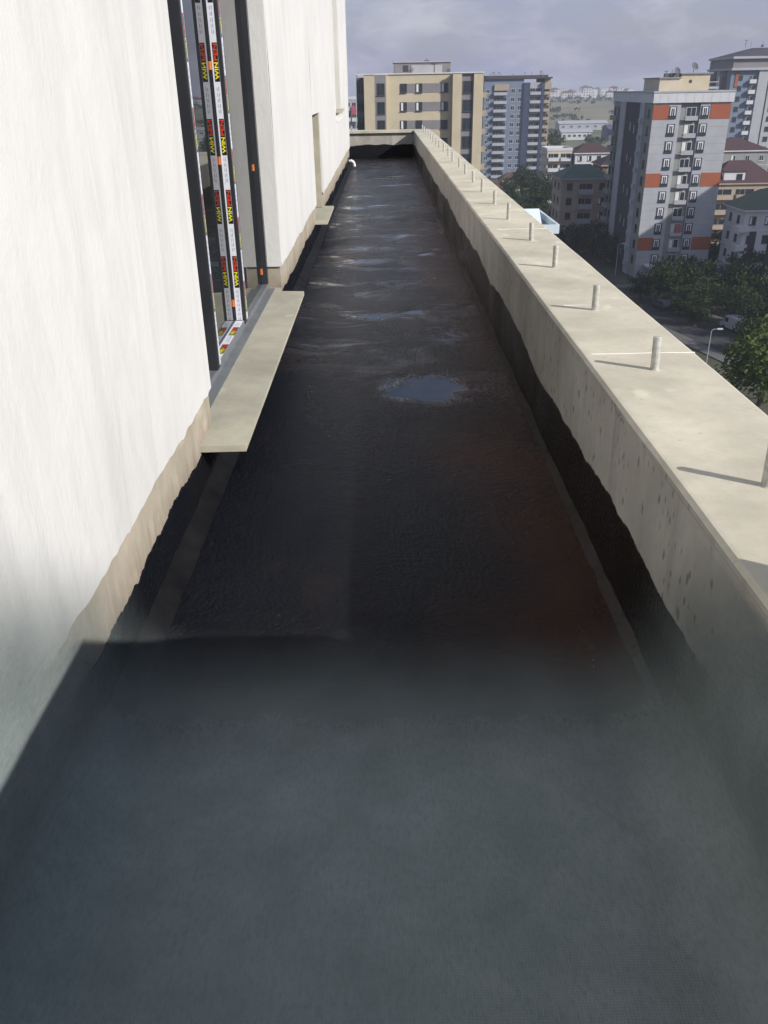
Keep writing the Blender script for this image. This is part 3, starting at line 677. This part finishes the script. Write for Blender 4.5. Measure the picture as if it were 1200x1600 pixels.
# ---- lower houses
def hip(root, x0, x1, y0, y1, z, h, mat, over=.5, ridge=.35):
    b = MB(); x0 -= over; x1 += over; y0 -= over; y1 += over; m = (y0+y1)/2; k = (x1-x0)*ridge
    p = [(x0, y0, z), (x1, y0, z), (x1, y1, z), (x0, y1, z), (x0+k, m, z+h), (x1-k, m, z+h)]
    for q in ((0, 1, 5, 4), (1, 2, 5), (2, 3, 4, 5), (3, 0, 4), (3, 2, 1, 0)): b.face([p[i] for i in q])
    return b.build('roof', mat, root)
def house(loc, w, d, h, wall, label, roof=None, rh=2.2, floors=3, bal=None, cols=3, trim='white', frame='white', cat='building', flat=None, ww=1.3):
    r = empty('apartment_house', loc); tag(r, label, cat)
    b = MB(); b.box(0, w, 0, d, 0, h); b.build('wall', M[wall], r)
    fl_ = h/floors
    for i in range(floors):
        z = i*fl_
        b = MB(); b.box(-.08, w+.08, -.08, d+.08, z+fl_-.18, z+fl_-.02); b.build('floor_band', M[trim], r)
        for c in range(cols):
            x = w*(c+.5)/cols
            if bal and c in bal: balcony(r, x, z+.2, w/cols*.86, 1.2, 0, trim, .95, min(2.1, fl_*.7))
            else: put('window', win_mesh(ww, min(1.5, fl_*.5), frame, 'curtain' if rnd.random() < .3 else 'plain'), r, (x, 0, z+fl_*.3))
        for y in (d*.3, d*.7): put('window', win_mesh(1.2, min(1.4, fl_*.5), frame), r, (0, y, z+fl_*.3), -math.pi/2)
    if roof: 
        b = MB(); b.box(-.5, w+.5, -.5, d+.5, h, h+.3); b.build('eave', M[trim], r); hip(r, 0, w, 0, d, h+.305, rh, M[roof])
    else:
        b = MB(); b.box(-.15, w+.15, -.15, .15, h, h+.8); b.box(-.15, w+.15, d-.15, d+.15, h, h+.8); b.box(-.15, .15, .15, d-.15, h, h+.8); b.box(w-.15, w+.15, .15, d-.15, h, h+.8); b.build('roof_edge', M[flat or trim], r)
    return r
house((54.3, 300, GZ), 8.2, 12, 16.2, 'beige', 'low beige house with stacked balconies and flat roof, right of the blue grey tower', None, 0, 5, (0, 1), 2)
house((63.2, 298, GZ), 12.6, 12, 15.2, 'white', 'low white house with dark red roof, left of the orange banded tower', 'maroon', 2.6, 5, (), 4, frame='dframe')
h1 = house((40.9, 205, GZ), 11.2, 11, 16.0, 'tan', 'tan apartment house with green hipped roof behind the parapet, left of the orange banded tower', 'greenroof', 2.6, 5, (1,), 3, trim='lgrey', frame='dframe')
b = MB(); b.box(10.2, 11.0, -1.2, -.02, 1, 14); b.build('stair_bay', M['mgrey'], h1)
house((57.5, 236, GZ), 11, 11, 16.3, 'brown', 'brown brick house close behind the left flank of the orange banded tower', 'maroon', 2.4, 5, (), 3, trim='tan')
h2 = house((78.6, 213, GZ), 16, 12, 13.6, 'tan', 'brownish house with stacked balconies and maroon roof, right of the orange banded tower', 'maroon', 4.6, 4, (0, 1), 3, trim='tan', frame='dframe')
b = MB(); b.box(2.6, 7.6, .4, 4, 14.0, 16.3, 0); b.box(2.4, 7.8, .2, 4.2, 16.3, 16.6, 1); b.build('dormer', [M['white'], M['maroon']], h2); put('window', win_mesh(1.4, 1.5, 'dframe'), h2, (6.3, .4, 14.4))
h3 = house((68.0, 165, GZ), 12, 10, 13.6, 'white', 'white house with dark vertical stripes and green roof at the right edge', 'greenroof', 3.2, 4, (), 4, trim='white', frame='dframe')
b = MB(); b.box(1.3, 2.6, -.15, -.02, 3.4, 10.0); b.box(5.0, 6.2, -.15, -.02, 3.4, 10.0); split(b, 'dark_stripe', M['char'], h3)
for z in (3.2, 6.6, 10.0): b = MB(); b.box(-1.2, .9, -.9, 1.4, z, z+1.0); b.build('balcony', M['white'], h3)
house((90.0, 258, GZ), 20, 12, 17.8, 'mgrey', 'grey house under a white fascia between the orange banded tower and the right edge', 'maroon', 3.0, 5, (), 5, trim='white')
house((44.0, 338, GZ), 11, 9, 3.4, 'beige', 'small house with red roof at the foot of the blue grey tower', 'redroof', 2.6, 1, (), 3)
house((36.0, 300, GZ), 8, 8, 4.0, 'tan', 'small red roofed house seen just over the parapet edge', 'redroof', 2.0, 1, (), 2)
house((-13.5, 300, GZ), 6.2, 10, 32.5, 'lgrey', 'grey block with balconies in the gap between white wall and cream block', None, 0, 10, (0, 1), 2, frame='dframe')
b = MB(); b.box(0, 2.2, -.25, -.02, 0, 2.6); o = b.build('red_banner', M['pink'], None, (-10.3, 298.7, -5.4)); tag(o, 'pink red banner hung on the grey block left of the cream block', 'banner')
house((108, 118, GZ), 20, 32, 46.5, 'lgrey', 'unseen pale apartment block, added far out to the right to shade the street', None, 0, 15, (1,), 4)  # out of view, put in to throw shade on street and tower foot
# neighbour with white metal roof edge below the parapet
r = empty('workshop_building', (9.5, 112, GZ)); tag(r, 'lower neighbouring building with a bright white metal roof edge, just over the parapet', 'building')
b = MB(); b.box(0, 12.6, 0, 14, 0, 18.6); b.build('wall', M['mgrey'], r)
b = MB(); b.box(-.3, 12.9, -.3, 0, 18.3, 19.4); b.box(12.6, 12.9, 0, 14.3, 18.3, 19.4); b.build('roof_edge', M['cyanwhite'], r)
b = MB(); p = [(1, 1, 18.6), (11, 1, 18.6), (11, 8, 18.6), (1, 8, 18.6), (1, 4.5, 20.8), (11, 4.5, 20.8)]
for q in ((0, 1, 5, 4), (1, 2, 5), (2, 3, 4, 5), (3, 0, 4)): b.face([p[i] for i in q])
b.build('roof', M['cyanwhite'], r); wins(r, (2, 5, 8, 11), (4, 8, 12, 15.5), 1.4, 1.5, 0, 'white')
# lattice mast
r = MB(); base = 2.6
for sx in (-1, 1):
    for sy in (-1, 1): r.cyl((sx*base, sy*base, 0), (sx*.2, sy*.2, 40), .14, .06, 5)
for k in range(16):
    z0, z1 = k*2.5, k*2.5+2.5; a, c = base-(base-.2)*z0/40, base-(base-.2)*z1/40
    for p, q in (((-a, -a), (c, -c)), ((a, -a), (-c, -c)), ((-a, a), (c, c)), ((-a, -a), (-c, c)), ((a, -a), (c, c))): r.cyl((*p, z0), (*q, z1), .06, n=4)
tag(r.build('lattice_mast', M['metal'], None, (-6.6, 255, GZ)), 'slim steel lattice mast rising left of the cream block', 'mast')
# far hall with dark blue roof, low buildings in the valley
def hall(x, y, w, d, h, mat, rm, label):
    r = empty('industrial_hall', (x, y, terrain_z(x, y))); tag(r, label, 'hall'); b = MB(); b.box(0, w, 0, d, 0, h); b.build('wall', M[mat], r)
    b = MB(); p = [(-.5, -.5, h), (w+.5, -.5, h), (w+.5, d+.5, h), (-.5, d+.5, h), (-.5, d/2, h+d*.12), (w+.5, d/2, h+d*.12)]
    for q in ((0, 1, 5, 4), (2, 3, 4, 5), (1, 2, 5), (3, 0, 4)): b.face([p[i] for i in q])
    b.build('roof', M[rm], r)
    wins(r, [w*(i+.5)/6 for i in range(6)], (h*.4,), 2.2, 1.6, 0, 'white')
hall(158, 640, 34, 22, 7.5, 'blueroof', 'blueroof', 'far dark blue hall in the valley left of the orange banded tower')
hall(128, 655, 22, 16, 5, 'white', 'metal', 'far low white hall beside the dark blue hall')
hall(146, 760, 40, 18, 5, 'lgrey', 'metal', 'far pale shed on the brown hillside')
# white houses on the far crest
rr = random.Random(21); crest = []
for i in range(34):
    x = 255+i*4.3+rr.uniform(-2, 2); y = 1420+rr.uniform(-60, 130); w = rr.uniform(7, 15); h = rr.uniform(6, 14); rf = rr.random() < .45
    r = empty('hillside_house', (x, y, terrain_z(x, y)-1)); tag(r, 'tiny white house among others along the crest of the far hill', 'house', 'white houses on the far hill')
    b = MB(); b.box(0, w, 0, 10, 0, h); b.build('wall', M['white' if rr.random() < .7 else 'beige'], r)
    if rf: hip(r, 0, w, 0, 10, h, 3, M['redroof'], .4)
    else: b = MB(); b.box(-.3, w+.3, -.3, 10.3, h, h+.7); b.build('roof', M['lgrey'], r)
    for k in range(int(h/3.4)):
        for c in range(int(w/4)): put('window', win_mesh(1.6, 1.6, 'dframe'), r, (2+c*4, 0, 1+k*3.4))

# ---- trees
def crown_mesh(seed, mat, n_cl=46, per=62, leaf=.34):
    rr = random.Random(seed); b = MB()
    for c in range(n_cl):
        while True:
            p = Vector((rr.uniform(-1, 1), rr.uniform(-1, 1), rr.uniform(-1, 1)))
            if .25 < p.length < 1: break
        p = p*(.72+.28*rr.random()); p.z = p.z*.85; cr_ = rr.uniform(.20, .36)
        for k in range(per):
            q = Vector((rr.gauss(0, 1), rr.gauss(0, 1), rr.gauss(0, .8))).normalized()*cr_*(rr.random()**.4)
            o = p+q; a = Vector((rr.gauss(0, 1), rr.gauss(0, 1), rr.gauss(0, 1))).normalized(); u = a.orthogonal().normalized(); w = a.cross(u)
            s = leaf*rr.uniform(.10, .24)
            b.face([o-u*s, o+w*s*.55, o+u*s, o-w*s*.55])
    return b.mesh('crown', mat)
def trunk_mesh(seed):
    rr = random.Random(seed); b = MB(); b.cyl((0, 0, 0), (.02, .01, .42), .035, .024, 8)
    for i in range(6):
        a = i*1.05+rr.uniform(-.3, .3); e = rr.uniform(.3, .5); b.cyl((.02, .01, .36+.02*i), (math.cos(a)*.26, math.sin(a)*.26, .42+e*.6), .017, .006, 6)
    b.cyl((.02, .01, .42), (.03, -.02, .85), .024, .008, 7); return b.mesh('trunk', M['bark'])
crowns = {'A': [crown_mesh(s, M['leafA']) for s in (1, 2, 3)], 'B': [crown_mesh(s, M['leafB'], 60, 75) for s in (11,)]}
trunks = [trunk_mesh(s) for s in (4, 5)]
def tree(x, y, h, wid, kind, label, group, base=None):
    r = empty('leafy_tree', (x, y, GZ if base is None else base), rnd.uniform(0, 6)); tag(r, label, 'tree', group)
    t = put('trunk', rnd.choice(trunks), r); t.scale = (h, h, h)
    c = put('crown', rnd.choice(crowns[kind]), r, (0, 0, h*.55)); c.scale = (wid, wid, h*.50)
GT = 'trees among the buildings'
TREES = [(45.4, 96.5, 10.4, 5.6, 'B', 'sunlit bright green tree at the right edge below the parapet'),
 (50.3, 150, 8.8, 3.8, 'A', 'dark tree in front of the entrance of the orange banded tower'), (51.5, 158, 6.4, 2.8, 'A', 'smaller dark tree close to the porch of the orange banded tower'),
 (57.8, 160, 7.0, 3.6, 'A', 'dark tree at the foot of the right side of the orange banded tower'), (59.5, 152, 7.6, 4.0, 'A', 'wide dark tree left of the striped white house'),
 (63.0, 148, 8.4, 4.2, 'A', 'large dark tree hiding the foot of the striped white house'), (64.6, 139, 8.6, 4.2, 'A', 'dark tree at the right edge above the bright green one'),
 (54.0, 141, 6.6, 3.6, 'A', 'low dark tree in the middle of the group beside the road'), (58.2, 135, 6.6, 3.7, 'A', 'low dark tree behind the pale van'),
 (49.6, 141, 5.6, 3.0, 'A', 'low dark tree nearest the parapet edge in the roadside group'), (47.2, 196, 8.4, 3.9, 'A', 'dark tree against the left flank of the orange banded tower'),
 (44.2, 199, 7.6, 3.4, 'A', 'dark tree under the green roofed house'), (48.4, 188, 7.0, 3.6, 'A', 'dark tree over the parapet beside the far street lamp'),
 (40.2, 190, 8.6, 3.6, 'A', 'dark tree just left of the green roofed house'), (49.2, 300, 11.4, 5.2, 'A', 'dark tree right of the foot of the blue grey tower'),
 (50.8, 330, 10.2, 4.2, 'A', 'dark tree touching the foot of the blue grey tower'), (53.0, 288, 9.8, 4.6, 'A', 'dark tree in front of the low beige house'),
 (79.0, 420, 18.4, 4.2, 'A', 'tall dark poplar like tree right of the blue grey tower'), (76.0, 405, 15.0, 4.0, 'A', 'shorter poplar like tree right of the blue grey tower'),
 (45.7, 260, 10.4, 5.0, 'A', 'broad dark tree left of the low beige house'), (43.2, 230, 9.4, 4.4, 'A', 'dark tree above the white metal roof edge'),
 (69.6, 182, 8.0, 3.4, 'A', 'dark tree between the orange banded tower and the maroon roofed house'), (74.4, 184, 8.6, 3.8, 'A', 'dark tree behind the striped white house'),
 (41.0, 290, 9.6, 4.6, 'A', 'dark tree between the small red roofs and the parapet'), (38.0, 246, 9.0, 4.6, 'A', 'dark tree nearest the parapet under the small red roof'),
 (34.5, 215, 9.0, 4.4, 'A', 'dark tree behind the white metal roof edge'),
 (58.6, 127, 7.2, 4.4, 'A', 'dark tree right of the pale van, above the bright green tree'), (63.5, 125, 7.6, 4.4, 'A', 'dark tree at the right edge just behind the bright green tree'),
 (54.6, 148, 8.0, 4.2, 'A', 'dense dark tree in the middle of the roadside group'), (66.0, 156, 8.6, 4.4, 'A', 'dark tree touching the wall of the striped white house'),
 (50.2, 135, 5.4, 2.8, 'A', 'small dark tree left of the pale van at the kerb'),
 (52.6, 119, 5.6, 3.2, 'A', 'dark tree beyond the street lamp, left of the bright green tree'), (57.4, 117, 6.4, 3.8, 'A', 'dark tree directly behind the top of the bright green tree'),
 (46.6, 154, 5.2, 2.6, 'A', 'small dark tree at the street corner below the tower porch')]
for t in TREES: tree(*t, GT)
# scrub on the far hillside: one mass
b = MB(); rr = random.Random(5)
for i in range(900):
    x = rr.uniform(90, 520); y = rr.uniform(580, 1480)
    if y < 1300 and nz(x*.02, y*.012) < .12: continue
    z = terrain_z(x, y); s = rr.uniform(1.5, 4.0)
    for k in range(10):
        o = Vector((x, y, z+s*.5))+Vector((rr.gauss(0, .5), rr.gauss(0, .5), rr.gauss(0, .3)))*s; a = Vector((rr.gauss(0, 1), rr.gauss(0, 1), rr.gauss(0, 1))).normalized(); u = a.orthogonal().normalized()*s*.5; w = a.cross(u)
        b.face([o-u, o-w, o+u, o+w])
tag(b.build('scrub', M['leafA']), 'dark green scrub scattered over the far hillside', 'scrub', kind='stuff')

# ---- street things
def lamp(x, y, h, label):
    r = empty('street_lamp', (x, y, GZ)); tag(r, label, 'street lamp')
    b = MB(); b.cyl((0, 0, 0), (0, 0, h-.3), .09, .06, 8); b.tube([(0, 0, h-.3), (.2, 0, h-.05), (.9, 0, h)], .045, 6); b.build('pole', M['metal'], r)
    b = MB(); b.box(.75, 1.5, -.14, .14, h-.08, h+.08); b.build('lamp_head', M['white'], r)
lamp(44.6, 113, 5.2, 'grey street lamp beside the bright green tree'); lamp(47.6, 176, 6.4, 'grey street lamp left of the orange banded tower porch')
def car(x, y, rz, mat, label, van=False):
    r = empty('parked_car', (x, y, GZ+.03), rz); tag(r, label, 'van' if van else 'car')
    prof = [(-2.1, .35), (2.1, .35), (2.15, .8), (1.2, .95), (.6, 1.45), (-1.3, 1.5), (-2.0, .95), (-2.15, .8)] if not van else [(-2.5, .4), (2.4, .4), (2.45, 1.0), (1.7, 1.2), (1.2, 2.2), (-2.5, 2.25)]
    b = MB(); n = len(prof); w = .85 if not van else 1.0
    b.face([(p, -w, q) for p, q in prof]); b.face([(p, w, q) for p, q in reversed(prof)])
    for i in range(n): (p, q), (s, t) = prof[i], prof[(i+1) % n]; b.face([(p, w, q), (s, w, t), (s, -w, t), (p, -w, q)])
    b.build('body', M[mat], r)
    b = MB(); e = .012
    if van:
        b.face([(1.72+e, -w*.9, 1.24), (1.72+e, w*.9, 1.24), (1.24+e, w*.88, 2.12), (1.24+e, -w*.88, 2.12)]); b.build('windscreen', M['fglass'], r)
        for sy in (-1, 1): b = MB(); b.box(.35, 1.15, sy*w-.01, sy*w+.01, 1.3, 1.95); b.build('side_window', M['fglass'], r)
    else:
        b.face([(1.15+e, -w*.9, 1.0), (1.15+e, w*.9, 1.0), (.64+e, w*.85, 1.43), (.64+e, -w*.85, 1.43)]); b.build('windscreen', M['fglass'], r)
        b = MB(); b.face([(-1.95-e, w*.9, 1.0), (-1.95-e, -w*.9, 1.0), (-1.36-e, -w*.85, 1.46), (-1.36-e, w*.85, 1.46)]); b.build('rear_window', M['fglass'], r)
        for sy in (-1, 1): b = MB(); b.face([(-1.6, sy*(w+e), 1.02), (.95, sy*(w+e), 1.02), (.52, sy*(w+e), 1.40), (-1.25, sy*(w+e), 1.44)]); b.build('side_window', M['fglass'], r)
    for sx in (-1.35, 1.35):
        for sy in (-1, 1): c = MB(); c.cyl((sx, sy*w-.1*sy, .33), (sx, sy*w+.03*sy, .33), .33, n=12); c.build('wheel', M['tyre'], r)
car(55.4, 131.5, 1.82, 'metal', 'pale van parked under the trees left of the bright green tree', True)
car(48.6, 147, 1.82, 'cardark', 'dark car under the trees beside the road'); car(55.8, 124, 1.82, 'cardark', 'dark car parked near the pale van'); car(54.2, 168, 0, 'cardark', 'dark car beside the tower porch')

# ================================================================== HAZE
b = MB(); b.box(-3050, 3050, -450, 5050, -60, 26)
hz = NM('city_haze'); hz.t.nodes.remove(hz.b); v = hz.n('ShaderNodeVolumePrincipled'); v.inputs['Color'].default_value = (.80, .85, .97, 1)
v.inputs['Density'].default_value = .00032; v.inputs['Anisotropy'].default_value = .2
hz.l(v.outputs['Volume'], hz.t.nodes['Material Output'].inputs['Volume'])
tag(b.build('haze', hz.mat), 'thin pale city haze', 'haze', kind='stuff')
